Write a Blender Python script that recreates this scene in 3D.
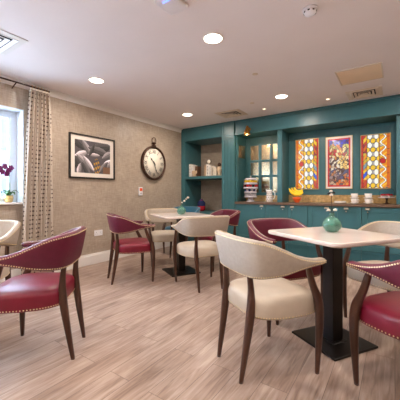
import bpy, math, random
from math import sin, cos, pi, radians, atan, hypot, sqrt
from mathutils import Vector, Matrix
random.seed(7)
for o in list(bpy.data.objects): bpy.data.objects.remove(o)
S = bpy.context.scene
COL = S.collection

# ------------------------------------------------------------------ camera
F, VX, HY, EYE = 285.0, 395.0, 193.0, 1.06
cam = bpy.data.objects.new('camera', bpy.data.cameras.new('camera')); COL.objects.link(cam)
cam.data.sensor_width = 36; cam.data.lens = 36*F/400
cam.location = (0, 0, EYE)
cam.rotation_euler = (pi/2, 0, atan((VX-200)/F))
cam.data.shift_y = -(200-HY)/400
cam.data.clip_start = .05
S.camera = cam

# ------------------------------------------------------------------ world, daylight, exposure
W = bpy.data.worlds.new('world'); S.world = W; W.use_nodes = True
bg = W.node_tree.nodes['Background']
bg.inputs[0].default_value = (.70, .84, 1, 1); bg.inputs[1].default_value = 3.2
def area(name, loc, rot, sx, sy, energy, colour):
    l = bpy.data.lights.new(name, 'AREA'); l.shape = 'RECTANGLE'; l.size = sx; l.size_y = sy
    l.energy = energy; l.color = colour
    o = bpy.data.objects.new(name, l); o.location = loc; o.rotation_euler = rot; COL.objects.link(o); return o
# daylight outside the left wall's window and the added, unseen second one
area('daylight', (-4.6, .93, 1.7), (0, -pi/2, 0), 1.5, 1.6, 210, (.60, .78, 1))
area('daylight', (-4.6, -1.0, 1.7), (0, -pi/2, 0), 1.5, 1.8, 330, (.66, .82, 1))
S.view_settings.view_transform = 'Standard'; S.view_settings.look = 'None'
S.view_settings.gamma = 1; S.view_settings.use_curve_mapping = False
S.view_settings.exposure = 0.2
DOWNLIGHT_W = 15.0

# ------------------------------------------------------------------ materials
def lin(c):
    return tuple(((v/255)/12.92 if v/255 <= .04045 else ((v/255+.055)/1.055)**2.4) for v in c)
def mat(name, rgb, rough=.5, metal=0, var=0, scale=20, bump=0, bscale=None, spec=.5, coat=0, trans=0, stretch=None, emit=None, estr=0, ior=1.45, alpha=1, sheen=0):
    m = bpy.data.materials.new(name); m.use_nodes = True
    nt = m.node_tree; N = nt.nodes; L = nt.links; b = N['Principled BSDF']
    c = lin(rgb)
    b.inputs['Base Color'].default_value = (*c, 1); b.inputs['Roughness'].default_value = rough
    b.inputs['Metallic'].default_value = metal; b.inputs['Specular IOR Level'].default_value = spec
    b.inputs['Coat Weight'].default_value = coat; b.inputs['Transmission Weight'].default_value = trans
    b.inputs['IOR'].default_value = ior; b.inputs['Alpha'].default_value = alpha
    b.inputs['Sheen Weight'].default_value = sheen
    if emit: b.inputs['Emission Color'].default_value = (*lin(emit), 1); b.inputs['Emission Strength'].default_value = estr
    if var or bump:
        tc = N.new('ShaderNodeTexCoord'); mp = N.new('ShaderNodeMapping')
        if stretch: mp.inputs['Scale'].default_value = stretch
        L.new(tc.outputs['Object'], mp.inputs[0])
        nz = N.new('ShaderNodeTexNoise'); nz.inputs['Scale'].default_value = scale; nz.inputs['Detail'].default_value = 6
        L.new(mp.outputs[0], nz.inputs['Vector'])
        if var:
            r = N.new('ShaderNodeValToRGB'); r.color_ramp.elements[0].position = .3; r.color_ramp.elements[1].position = .7
            r.color_ramp.elements[0].color = (*[max(0, v*(1-var)) for v in c], 1)
            r.color_ramp.elements[1].color = (*[min(1, v*(1+var)) for v in c], 1)
            L.new(nz.outputs[0], r.inputs[0]); L.new(r.outputs[0], b.inputs['Base Color'])
        if bump:
            n2 = N.new('ShaderNodeTexNoise'); n2.inputs['Scale'].default_value = bscale or scale; n2.inputs['Detail'].default_value = 4
            L.new(mp.outputs[0], n2.inputs['Vector'])
            bp = N.new('ShaderNodeBump'); bp.inputs['Strength'].default_value = bump; bp.inputs['Distance'].default_value = .01
            L.new(n2.outputs[0], bp.inputs['Height']); L.new(bp.outputs[0], b.inputs['Normal'])
    return m
def painted(name, emis=0, rough=.3):
    """colour comes from the mesh's own colour attribute 'paint' (printed picture, coloured glass)"""
    m = bpy.data.materials.new(name); m.use_nodes = True
    N = m.node_tree.nodes; L = m.node_tree.links; b = N['Principled BSDF']
    a = N.new('ShaderNodeAttribute'); a.attribute_name = 'paint'
    b.inputs['Base Color'].default_value = (.03, .03, .03, 1)
    if not emis: L.new(a.outputs['Color'], b.inputs['Base Color'])
    b.inputs['Roughness'].default_value = rough
    if emis:
        L.new(a.outputs['Color'], b.inputs['Emission Color']); b.inputs['Emission Strength'].default_value = emis
    return m

def wallpaper_mat():
    m = bpy.data.materials.new('woven_wallpaper'); m.use_nodes = True
    N = m.node_tree.nodes; L = m.node_tree.links; b = N['Principled BSDF']
    tc = N.new('ShaderNodeTexCoord')
    def noise(sc, s, d=5):
        mp = N.new('ShaderNodeMapping'); mp.inputs['Scale'].default_value = sc; L.new(tc.outputs['Object'], mp.inputs[0])
        n = N.new('ShaderNodeTexNoise'); n.inputs['Scale'].default_value = s; n.inputs['Detail'].default_value = d
        L.new(mp.outputs[0], n.inputs['Vector']); return n
    v = noise((1, 1, .12), 90); h = noise((.12, .12, 1), 90); big = noise((1, 1, 1), 5)
    a = N.new('ShaderNodeMath'); a.operation = 'ADD'; L.new(v.outputs[0], a.inputs[0]); L.new(h.outputs[0], a.inputs[1])
    a2 = N.new('ShaderNodeMath'); a2.operation = 'MULTIPLY_ADD'; a2.inputs[1].default_value = .6; L.new(big.outputs[0], a2.inputs[0]); L.new(a.outputs[0], a2.inputs[2])
    r = N.new('ShaderNodeValToRGB'); r.color_ramp.elements[0].position = .0; r.color_ramp.elements[1].position = 1
    mr = N.new('ShaderNodeMapRange'); mr.inputs[1].default_value = 1.0; mr.inputs[2].default_value = 1.6
    L.new(a2.outputs[0], mr.inputs[0]); L.new(mr.outputs[0], r.inputs[0])
    r.color_ramp.elements[0].color = (*lin((156, 141, 126)), 1); r.color_ramp.elements[1].color = (*lin((184, 169, 153)), 1)
    L.new(r.outputs[0], b.inputs['Base Color'])
    rr = N.new('ShaderNodeMapRange'); rr.inputs[3].default_value = .28; rr.inputs[4].default_value = .6
    L.new(big.outputs[0], rr.inputs[0]); L.new(rr.outputs[0], b.inputs['Roughness'])
    bp = N.new('ShaderNodeBump'); bp.inputs['Strength'].default_value = .35; bp.inputs['Distance'].default_value = .004
    L.new(a.outputs[0], bp.inputs['Height']); L.new(bp.outputs[0], b.inputs['Normal'])
    return m

def floor_mat():
    m = bpy.data.materials.new('limed_oak_planks'); m.use_nodes = True
    N = m.node_tree.nodes; L = m.node_tree.links; b = N['Principled BSDF']
    tc = N.new('ShaderNodeTexCoord')
    mp = N.new('ShaderNodeMapping'); mp.inputs['Rotation'].default_value = (0, 0, pi/2); L.new(tc.outputs['Object'], mp.inputs[0])
    br = N.new('ShaderNodeTexBrick'); br.inputs['Scale'].default_value = 1; br.inputs['Brick Width'].default_value = 1.1; br.inputs['Row Height'].default_value = .155
    br.inputs['Mortar Size'].default_value = .0016; br.inputs['Mortar Smooth'].default_value = .3; br.offset = .37
    br.inputs['Color1'].default_value = (0, 0, 0, 1); br.inputs['Color2'].default_value = (1, 1, 1, 1); br.inputs['Mortar'].default_value = (.5, .5, .5, 1)
    L.new(mp.outputs[0], br.inputs['Vector'])
    def noise(sc, s, d, dist=0):
        q = N.new('ShaderNodeMapping'); q.inputs['Scale'].default_value = sc; L.new(tc.outputs['Object'], q.inputs[0])
        n = N.new('ShaderNodeTexNoise'); n.inputs['Scale'].default_value = s; n.inputs['Detail'].default_value = d; n.inputs['Distortion'].default_value = dist
        # shift each plank's grain
        ad = N.new('ShaderNodeVectorMath'); ad.operation = 'MULTIPLY_ADD'; ad.inputs[1].default_value = (7, 7, 7)
        L.new(br.outputs['Color'], ad.inputs[0]); L.new(q.outputs[0], ad.inputs[2]); L.new(ad.outputs[0], n.inputs['Vector']); return n
    g = noise((1, .08, 1), 38, 7, 1.2); k = noise((1, .22, 1), 6, 4, 2.0)
    mx = N.new('ShaderNodeMath'); mx.operation = 'MULTIPLY_ADD'; mx.inputs[1].default_value = .55
    L.new(g.outputs[0], mx.inputs[0]); 
    k2 = N.new('ShaderNodeMath'); k2.operation = 'MULTIPLY'; k2.inputs[1].default_value = .45; L.new(k.outputs[0], k2.inputs[0]); L.new(k2.outputs[0], mx.inputs[2])
    p2 = N.new('ShaderNodeMath'); p2.operation = 'MULTIPLY_ADD'; p2.inputs[1].default_value = .10; L.new(br.outputs['Color'], p2.inputs[0]); L.new(mx.outputs[0], p2.inputs[2])
    r = N.new('ShaderNodeValToRGB'); e = r.color_ramp.elements
    e[0].position = .34; e[0].color = (*lin((114, 92, 79)), 1); e[1].position = .72; e[1].color = (*lin((184, 164, 150)), 1)
    x = e.new(.52); x.color = (*lin((154, 131, 117)), 1)
    L.new(p2.outputs[0], r.inputs[0])
    mm = N.new('ShaderNodeMix'); mm.data_type = 'RGBA'; L.new(br.outputs['Fac'], mm.inputs[0]); L.new(r.outputs[0], mm.inputs[6]); mm.inputs[7].default_value = (*lin((104, 86, 76)), 1)
    L.new(mm.outputs[2], b.inputs['Base Color'])
    b.inputs['Roughness'].default_value = .42; b.inputs['Specular IOR Level'].default_value = .45
    return m

def curtain_mat():
    m = bpy.data.materials.new('spotted_curtain'); m.use_nodes = True
    N = m.node_tree.nodes; L = m.node_tree.links; b = N['Principled BSDF']
    uv = N.new('ShaderNodeUVMap'); mp = N.new('ShaderNodeMapping'); mp.inputs['Scale'].default_value = (13, 19, 1); L.new(uv.outputs[0], mp.inputs[0])
    vo = N.new('ShaderNodeTexVoronoi'); vo.voronoi_dimensions = '2D'; vo.inputs['Scale'].default_value = 1; vo.inputs['Randomness'].default_value = 0
    L.new(mp.outputs[0], vo.inputs['Vector'])
    r = N.new('ShaderNodeValToRGB'); e = r.color_ramp.elements; e[0].position = .15; e[0].color = (*lin((92, 76, 74)), 1); e[1].position = .23; e[1].color = (*lin((200, 188, 174)), 1)
    L.new(vo.outputs['Distance'], r.inputs[0]); L.new(r.outputs[0], b.inputs['Base Color'])
    b.inputs['Roughness'].default_value = .85
    return m

M = dict(
    wallpaper=wallpaper_mat(), floor=floor_mat(), curtain=curtain_mat(),
    ceiling=mat('ceiling_paint', (240, 233, 233), .75, var=.015, scale=3),
    white=mat('white_gloss_paint', (236, 232, 228), .35, var=.01, scale=4),
    plaster=mat('cream_plaster', (205, 190, 172), .8, var=.03, scale=3),
    upvc=mat('white_window_plastic', (225, 233, 242), .3, var=.01, scale=4),
    teal=mat('teal_satin_paint', (58, 106, 114), .33, var=.05, scale=6, bump=.04, bscale=60),
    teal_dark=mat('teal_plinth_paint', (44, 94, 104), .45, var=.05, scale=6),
    worktop=mat('brown_stone_worktop', (104, 84, 70), .3, var=.18, scale=40),
    tile=mat('bronze_mosaic', (176, 146, 98), .28, metal=.4, var=.35, scale=24, bump=.3),
    gun=mat('satin_nickel', (198, 188, 174), .3, metal=.8, var=.03, scale=30),
    brass=mat('brushed_brass', (196, 142, 72), .28, metal=1, var=.06, scale=30),
    nail=mat('brass_nailheads', (232, 214, 170), .35, metal=.6, var=.05, scale=80),
    walnut=mat('dark_walnut', (66, 38, 26), .33, var=.35, scale=16, stretch=(3, 3, .35), coat=.25),
    cream_band=mat('cream_woven_upholstery', (170, 158, 145), .62, var=.06, scale=45, bump=.12, bscale=220),
    cream_seat=mat('cream_leather', (196, 183, 166), .42, var=.05, scale=12, bump=.06, bscale=120),
    plum_band=mat('plum_upholstery', (90, 15, 42), .42, var=.10, scale=30, bump=.10, bscale=200),
    plum_seat=mat('burgundy_leather', (112, 13, 38), .36, var=.08, scale=12, bump=.06, bscale=120),
    marble=mat('pale_marble_top', (226, 214, 208), .16, var=.05, scale=5, coat=.3),
    iron=mat('dark_bronze_metal', (30, 24, 22), .3, metal=.5, var=.2, scale=8),
    black=mat('black_frame', (24, 21, 21), .35, var=.1, scale=20),
    dark=mat('dark_void', (12, 12, 14), .9, var=.1, scale=10),
    paper=mat('white_mount_board', (228, 220, 212), .8, var=.01, scale=6),
    print=painted('botanical_print', 0, .5), stained=painted('backlit_coloured_glass', .82, .15),
    lead=mat('lead_came', (40, 36, 34), .5, metal=.5, var=.1, scale=30),
    bronze=mat('aged_bronze', (74, 52, 42), .42, metal=.6, var=.25, scale=25),
    dial=mat('ivory_dial', (240, 232, 216), .5, var=.02, scale=8),
    glaze=mat('turquoise_glass', (104, 168, 152), .10, var=.3, scale=26, trans=.6, bump=.2, coat=.6),
    blossom=mat('white_blossom', (236, 226, 214), .7, var=.04, scale=60),
    stem=mat('dry_stem', (62, 50, 40), .8, var=.1, scale=40),
    leaf=mat('glossy_leaf', (52, 104, 52), .4, var=.2, scale=20),
    petal=mat('purple_petal', (104, 22, 88), .55, var=.2, scale=30),
    gold=mat('gold_pot', (200, 170, 112), .3, metal=.6, var=.12, scale=30),
    banana=mat('banana_skin', (246, 200, 30), .45, var=.12, scale=20), tip=mat('banana_tip', (84, 66, 28), .7, var=.1, scale=30),
    orange=mat('orange_skin', (240, 112, 24), .45, var=.08, scale=60, bump=.1), bowl=mat('orange_bowl', (226, 92, 34), .3, var=.05, scale=20),
    china=mat('white_china', (236, 232, 230), .2, var=.01, scale=10, coat=.4),
    glass=mat('clear_glass', (245, 250, 255), .0, trans=1, ior=1.04, var=.005, scale=3),
    winglass=mat('window_glass', (245, 250, 255), .0, trans=1, ior=1.02, var=.005, scale=3),
    mirror=mat('antique_mirror', (160, 142, 112), .2, metal=1, var=.08, scale=9),
    red=mat('red_glaze', (206, 26, 34), .35, var=.12, scale=30), yellow=mat('yellow_pods', (238, 196, 40), .4, var=.05, scale=30),
    maroon=mat('red_pods', (196, 24, 36), .4, var=.05, scale=30), navy=mat('navy_pods', (28, 44, 96), .5, var=.1, scale=30),
    lilac=mat('frosted_plastic', (222, 218, 228), .25, trans=.3, var=.03, scale=20), black_pod=mat('black_pods', (28, 24, 26), .4, var=.1, scale=20),
    brown=mat('brown_spot', (96, 66, 48), .5, var=.08, scale=30),
    tealcloth=mat('teal_velvet', (8, 88, 118), .7, var=.1, scale=20, sheen=.4),
    redcloth=mat('red_cloth', (176, 22, 40), .8, var=.1, scale=30), navycloth=mat('navy_cloth', (22, 36, 84), .8, var=.1, scale=30),
    cover=mat('cream_book_cover', (222, 208, 190), .6, var=.04, scale=30), cover2=mat('tan_book_cover', (178, 150, 124), .6, var=.05, scale=30),
    cover3=mat('white_book_cover', (232, 226, 220), .55, var=.03, scale=30), ink=mat('dark_ink', (30, 26, 28), .6, var=.05, scale=20),
    pages=mat('book_pages', (214, 200, 178), .8, var=.05, scale=120, stretch=(1, 1, 8)),
    shell=mat('shell_ornament', (206, 180, 150), .6, var=.12, scale=40, bump=.3),
    lamp=mat('lit_diffuser', (255, 248, 236), .5, emit=(255, 240, 220), estr=9),
    spot=mat('lit_spot', (255, 244, 226), .5, emit=(255, 232, 200), estr=4),
    bulb=mat('lit_bulb', (255, 230, 190), .5, emit=(255, 214, 150), estr=6),
    plastic=mat('white_plastic', (234, 232, 236), .4, var=.01, scale=6), label=mat('orange_label', (232, 84, 34), .5, var=.03, scale=20),
    led=mat('blue_indicator', (120, 150, 255), .5, emit=(120, 150, 255), estr=2),
    hatch=mat('satin_gold_panel', (242, 216, 184), .35, var=.05, scale=4),
    louvre=mat('cream_louvre', (222, 206, 188), .4, var=.02, scale=6),
    brick=mat('pale_render', (206, 200, 200), .8, var=.05, scale=5), slate=mat('slate_roof', (96, 98, 112), .7, var=.1, scale=8), shade=mat('far_window', (186, 196, 212), .2, var=.1, scale=3),
    ground=mat('outside_paving', (150, 148, 140), .8, var=.1, scale=5),
)

# ------------------------------------------------------------------ mesh builder
class MB:
    def __init__(s, mirror=None): s.v = []; s.f = []; s.m = []; s.sm = []; s.mir = mirror
    def add(s, vs, fs, mi=0, smooth=False):
        o = len(s.v); s.v += [tuple(v) for v in vs]
        for f in fs: s.f.append([i+o for i in f]); s.m.append(mi); s.sm.append(smooth)
    def box(s, x0, x1, y0, y1, z0, z1, mi=0):
        s.add([(x, y, z) for x in (x0, x1) for y in (y0, y1) for z in (z0, z1)],
              [(0, 1, 3, 2), (4, 6, 7, 5), (0, 4, 5, 1), (2, 3, 7, 6), (0, 2, 6, 4), (1, 5, 7, 3)], mi)
    def rings(s, rs, mi=0, smooth=True, cap0=True, cap1=True, closed=False):
        n = len(rs[0]); vs = [p for r in rs for p in r]; fs = []
        R = len(rs)
        for i in range(R if closed else R-1):
            for j in range(n):
                a, b = i*n+j, i*n+(j+1) % n; c, d = ((i+1) % R)*n+(j+1) % n, ((i+1) % R)*n+j
                fs.append((a, b, c, d))
        s.add(vs, fs, mi, smooth)
        o = len(s.v)-len(vs)
        if not closed:
            if cap0: s.f.append([o+j for j in reversed(range(n))]); s.m.append(mi); s.sm.append(False)
            if cap1: s.f.append([o+(R-1)*n+j for j in range(n)]); s.m.append(mi); s.sm.append(False)
    def lathe(s, prof, c=(0, 0, 0), n=24, mi=0, ax='z', cap0=True, cap1=True, smooth=True):
        rs = []
        for r, h in prof:
            ring = []
            for k in range(n):
                a = 2*pi*k/n; x, y = r*cos(a), r*sin(a)
                p = {'z': (x, y, h), 'x': (h, x, y), 'y': (y, h, x)}[ax]
                ring.append((p[0]+c[0], p[1]+c[1], p[2]+c[2]))
            rs.append(ring)
        s.rings(rs, mi, smooth, cap0, cap1)
    def tube(s, pts, rad, n=8, mi=0, closed=False):
        P = [Vector(p) for p in pts]; rs = []; R = rad if isinstance(rad, (list, tuple)) else [rad]*len(P)
        up = None
        for i, p in enumerate(P):
            if closed: t = P[(i+1) % len(P)]-P[i-1]
            else: t = P[min(i+1, len(P)-1)]-P[max(i-1, 0)]
            t.normalize()
            if up is None: up = Vector((0, 0, 1)) if abs(t.z) < .9 else Vector((1, 0, 0))
            a = t.cross(up).normalized(); b = a.cross(t).normalized(); up = b
            rs.append([tuple(p+R[i]*(a*cos(2*pi*k/n)+b*sin(2*pi*k/n))) for k in range(n)])
        s.rings(rs, mi, True, closed=closed)
    def ball(s, c, r, n=10, m=6, mi=0, sc=(1, 1, 1)):
        rs = []
        for i in range(m+1):
            t = pi*i/m; t = min(max(t, .06), pi-.06)
            rs.append([(c[0]+sc[0]*r*sin(t)*cos(2*pi*k/n), c[1]+sc[1]*r*sin(t)*sin(2*pi*k/n), c[2]-sc[2]*r*cos(t)) for k in range(n)])
        s.rings(rs, mi)
    def build(s, name, mats, parent=None, loc=None, rot=None, bevel=0):
        if not isinstance(mats, (list, tuple)): mats = [mats]
        v, f = s.v, s.f
        if s.mir is not None:
            v = [(2*s.mir-a, b, c) for a, b, c in v]; f = [list(reversed(q)) for q in f]
        me = bpy.data.meshes.new(name); me.from_pydata(v, [], f); 
        for m in mats: me.materials.append(m)
        me.polygons.foreach_set('material_index', s.m); me.polygons.foreach_set('use_smooth', s.sm)
        me.update(); me.validate()
        o = bpy.data.objects.new(name, me); COL.objects.link(o)
        if loc: o.location = loc
        if rot: o.rotation_euler = rot
        if parent: o.parent = parent
        if bevel:
            b = o.modifiers.new('bevel', 'BEVEL'); b.width = bevel; b.segments = 2; b.limit_method = 'ANGLE'; b.angle_limit = radians(50)
        return o
def tag(o, label=None, cat=None, group=None, kind=None):
    if label: o['label'] = label
    if cat: o['category'] = cat
    if group: o['group'] = group
    if kind: o['kind'] = kind
    return o
def thing(name, label, cat, loc=(0, 0, 0), rot=(0, 0, 0), group=None):
    o = bpy.data.objects.new(name, None); COL.objects.link(o); o.location = loc; o.rotation_euler = rot
    o.empty_display_size = .1
    return tag(o, label, cat, group)
def kids(o): return [c for c in bpy.data.objects if c.parent == o]
def copy_tree(o, parent=None):
    c = o.copy(); COL.objects.link(c); c.parent = parent
    for ch in kids(o): copy_tree(ch, c)
    return c
def paint_grid(name, w, h, nx, ny, fn, m, parent, z=0, thick=.002):
    """flat panel centred at the origin in local x,y whose cells take their colour from fn(u,v)"""
    vs = [(-w/2+w*i/nx, -h/2+h*j/ny, z) for j in range(ny+1) for i in range(nx+1)]
    fs = [(j*(nx+1)+i, j*(nx+1)+i+1, (j+1)*(nx+1)+i+1, (j+1)*(nx+1)+i) for j in range(ny) for i in range(nx)]
    me = bpy.data.meshes.new(name); me.from_pydata(vs, [], fs)
    at = me.color_attributes.new('paint', 'FLOAT_COLOR', 'CORNER'); data = []
    for j in range(ny):
        for i in range(nx):
            c = lin(fn((i+.5)/nx, (j+.5)/ny)); data += [*c, 1]*4
    at.data.foreach_set('color', data)
    me.materials.append(m); o = bpy.data.objects.new(name, me); COL.objects.link(o); o.parent = parent
    return o
def struct(name, mb, m, **k): return tag(mb.build(name, m, **k), kind='structure')

# ------------------------------------------------------------------ the room
XL, XR, YB, YR, H = -3.72, 2.16, 5.36, -2.4, 2.4
YC = 4.73; SYM = -.78
b = MB(); b.box(XL-.3, XR+.1, YR-.1, YB+.1, -.06, 0); struct('floor', b, M['floor'])
b = MB(); b.box(XL-.3, XR+.1, YR-.1, YB+.1, H, H+.06); struct('ceiling', b, M['ceiling'])
W1 = (.25, 1.65); W2 = (-1.9, -.25); ZS, ZT = .925, 2.07
b = MB()
ys = [YR-.1, W2[0], W2[1], W1[0], W1[1], YB+.1]
for i in range(5):
    if i in (1, 3):
        b.box(XL-.3, XL, ys[i], ys[i+1], 0, ZS); b.box(XL-.3, XL, ys[i], ys[i+1], ZT, H)
    else: b.box(XL-.3, XL, ys[i], ys[i+1], 0, H)
struct('wall_left', b, M['wallpaper'])
b = MB(); b.box(XL, XR+.1, YB, YB+.1, 0, H); struct('wall_back', b, M['wallpaper'])
b = MB(); b.box(XR, XR+.1, YR-.1, YB, 0, H); struct('wall_right', b, M['plaster'])
b = MB(); b.box(XL, XR, YR-.1, YR, 0, H); struct('wall_rear', b, M['plaster'])
b = MB(); b.box(XL, XL+.018, YR, YC-.002, 0, .135); b.box(XL, XL+.010, YR, YC-.002, .135, .16); struct('baseboard_left', b, M['white'], bevel=.003)
b = MB(); b.box(XR-.018, XR, YR, YC-.002, 0, .16); struct('baseboard_right', b, M['white'])
# coving: concave quarter along the left wall
b = MB(); prof = [(0, H), (0, H-.075), (.006, H-.075)] + [(.006+.044*(1-cos(t*pi/2/6)), H-.075+.062*sin(t*pi/2/6)) for t in range(1, 7)] + [(.056, H-.013), (.056, H)]
prof = [(XL+x, z) for x, z in prof]
b.rings([[(x, y, z) for x, z in prof] for y in (YR, YC-.002)], smooth=False); struct('trim_1', b, M['white'])
# windows in deep reveals
def window(n, y0, y1):
    xo = XL-.20
    b = MB()     # white reveal lining
    b.box(XL-.3, XL-.001, y1-.012, y1-.0005, ZS, ZT); b.box(XL-.3, XL-.001, y0+.0005, y0+.012, ZS, ZT); b.box(XL-.3, XL-.001, y0+.012, y1-.012, ZT-.012, ZT-.0005)
    w = struct('window_%d' % n, b, M['upvc'])
    f = MB(); t = .055
    f.box(xo-.03, xo+.03, y0+.012, y0+.012+t, ZS, ZT-.012); f.box(xo-.03, xo+.03, y1-.012-t, y1-.012, ZS, ZT-.012)
    f.box(xo-.03, xo+.03, y0+.012+t, y1-.012-t, ZT-.012-t, ZT-.012); f.box(xo-.03, xo+.03, y0+.012+t, y1-.012-t, ZS, ZS+t)
    ym = (y0+y1)/2; f.box(xo-.03, xo+.03, ym-.035, ym+.035, ZS+t, ZT-.012-t)
    for a, c in ((y0+.012+t, ym-.035), (ym+.035, y1-.012-t)):   # opening sashes
        s_ = .035; za, zb = ZS+t, ZT-.012-t
        f.box(xo-.015, xo+.04, a, a+s_, za, zb); f.box(xo-.015, xo+.04, c-s_, c, za, zb)
        f.box(xo-.015, xo+.04, a+s_, c-s_, za, za+s_); f.box(xo-.015, xo+.04, a+s_, c-s_, zb-s_, zb)
        f.box(xo-.01, xo+.03, a+s_, c-s_, 1.40, 1.425)
    f.build('window_frame', M['upvc'], w, bevel=.004)
    g = MB(); g.box(xo-.004, xo+.002, y0+.06, y1-.06, ZS+.05, ZT-.06); g.build('window_pane', M['winglass'], w)
    s_ = MB(); s_.box(XL-.3, XL+.035, y0+.001, y1-.001, ZS, ZS+.022); s_.build('window_sill', M['white'], w, bevel=.005)
window(1, *W1); window(2, *W2)  # second window is out of view, added as a light source

# a neighbouring house seen through the window
t = thing('house', 'pale rendered house with slate roof seen through the window', 'house', (-14, 4, -.4))
b = MB(); b.box(-2, 2, -5, 7, 0, 4.6); b.build('wall', M['brick'], t)
b = MB(); b.add([(-2.3, -5.2, 4.6), (2.3, -5.2, 4.6), (2.3, 7.2, 4.6), (-2.3, 7.2, 4.6), (0, -5.2, 6.6), (0, 7.2, 6.6)], [(0, 1, 4), (3, 5, 2), (1, 2, 5, 4), (0, 4, 5, 3), (0, 3, 2, 1)]); b.build('roof', M['slate'], t)
for yy in (-3, -.2, 2.6, 5.2):
    for zz in (.9, 3.1):
        b = MB(); b.box(2, 2.05, yy, yy+1, zz, zz+1.1); b.build('window', M['shade'], t)
b = MB(); b.box(-30, XL-.32, -25, 25, -.5, -.4); tag(b.build('ground', M['ground']), kind='structure')

# ------------------------------------------------------------------ joinery along the back
def shaker(mb, x0, x1, z0, z1, yf, th=.02, st=.07, rec=.008):
    """frame-and-panel front, face at yf (towards -y)"""
    mb.box(x0, x0+st, yf, yf+th, z0, z1); mb.box(x1-st, x1, yf, yf+th, z0, z1)
    mb.box(x0+st, x1-st, yf, yf+th, z0, z0+st); mb.box(x0+st, x1-st, yf, yf+th, z1-st, z1)
    mb.box(x0+st, x1-st, yf+rec, yf+th, z0+st, z1-st)
YP = 5.14    # back panel plane of the counter recess
def handle(mb, x, z, y):
    """small cup pull with a keyhole plate below"""
    rs = []
    for i in range(9):
        a = pi*i/8
        rs.append([(x-.034*cos(a), y-.001, z-.016), (x-.034*cos(a), y-.004-.022*sin(a), z-.016), (x-.031*cos(a), y-.003-.022*sin(a), z+.006), (x-.026*cos(a), y-.002, z+.016)])
    mb.rings(rs); mb.lathe([(.009, 0), (.010, -.006), (.005, -.009)], (x, y, z-.045), n=10, ax='y')

def alcove(mir, label):
    t = thing('shelving_unit', label, 'shelves', ((-3.215 if mir is None else 2*SYM+3.215), YC, 0))
    off = t.location
    def B(mb, name, m, p=t, **k):
        o = mb.build(name, m, None, **k); o.parent = p
        w = p
        dx = Vector((0, 0, 0))
        while w: dx += w.location; w = w.parent
        for v in o.data.vertices: v.co -= dx
        return o
    N = lambda: MB(mir)
    b = N()
    b.box(-3.716, -3.62, YC, YC+.03, 0, H-.002); b.box(-2.735, -2.712, YC, YC+.03, 0, 2.13)
    b.box(-3.62, -2.712, YC, YC+.03, 2.13, H-.002)
    b.box(-3.716, -3.62, YC+.03, YB-.002, 0, H-.002); b.box(-2.735, -2.712, YC+.03, YB-.002, 0, H-.002)
    b.box(-3.62, -2.735, YC+.03, YB-.002, 2.13, 2.16)
    # raised panel on the fascia
    b.box(-3.60, -2.75, YC-.014, YC, 2.135, 2.165); b.box(-3.716, -2.715, YC-.012, YC, 2.36, H-.002); b.box(-2.76, -2.735, YC-.006, YC, 2.165, 2.36)
    B(b, 'carcass', M['teal'], bevel=.003)
    b = N(); b.box(-3.62, -2.735, YC+.005, YB-.03, 1.345, 1.40); B(b, 'shelf', M['teal'], bevel=.003)
    b = N(); b.box(-3.62, -2.735, YC-.005, YB-.03, .63, .68); B(b, 'lower_shelf', M['teal'], bevel=.003)
    b = N(); b.box(-3.62, -2.735, YB-.03, YB-.004, .68, 2.13); B(b, 'back_panel', M['wallpaper'])
    for x0, x1, hx in ((-3.615, -3.18, -3.24), (-3.175, -2.74, -3.11)):
        b = N(); shaker(b, x0, x1, .13, .625, YC); d = B(b, 'door', M['teal'], bevel=.002)
        b = N(); handle(b, hx, .57, YC); h = b.build('handle', M['gun']); h.parent = d
        for v in h.data.vertices: v.co -= t.location
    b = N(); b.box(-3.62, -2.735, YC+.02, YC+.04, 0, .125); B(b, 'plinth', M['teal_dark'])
    return t
def recentre(o, t):
    """mesh was written in world coordinates: shift it so that it sits right under its thing"""
    for v in o.data.vertices: v.co -= t.location
    return o
def pilaster(mir, label):
    t = thing('pilaster', label, 'pilaster', ((-2.58 if mir is None else 2*SYM+2.58), YC, 0))
    b = MB(mir); x0, x1 = -2.71, -2.45; y = YC-.012
    b.box(x0, x1, y, YC+.40, 0, 2.13)
    recentre(b.build('shaft', M['teal'], t, bevel=.003), t)
    b = MB(mir)
    for xa, xb in ((x0+.012, x0+.05), (x0+.075, x0+.105), (x1-.105, x1-.075), (x1-.05, x1-.012)):
        b.box(xa, xb, y-.009, y, .24, 2.06)
    recentre(b.build('fluting', M['teal'], t, bevel=.003), t)
    b = MB(mir)
    b.box(x0-.0, x1+.0, y-.012, y, 2.075, 2.10); b.box(x0, x1, y-.022, y, 2.10, 2.13)
    b.box(x0, x1, y-.012, YC+.40, 2.13, H-.002)
    shaker(b, x0+.005, x1-.005, 2.135, H-.006, y-.024, .012, .035, .006)
    recentre(b.build('capital', M['teal'], t, bevel=.003), t)
    b = MB(mir); b.box(x0, x1, y-.02, y, 0, .22); recentre(b.build('base_block', M['teal_dark'], t, bevel=.003), t)
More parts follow.
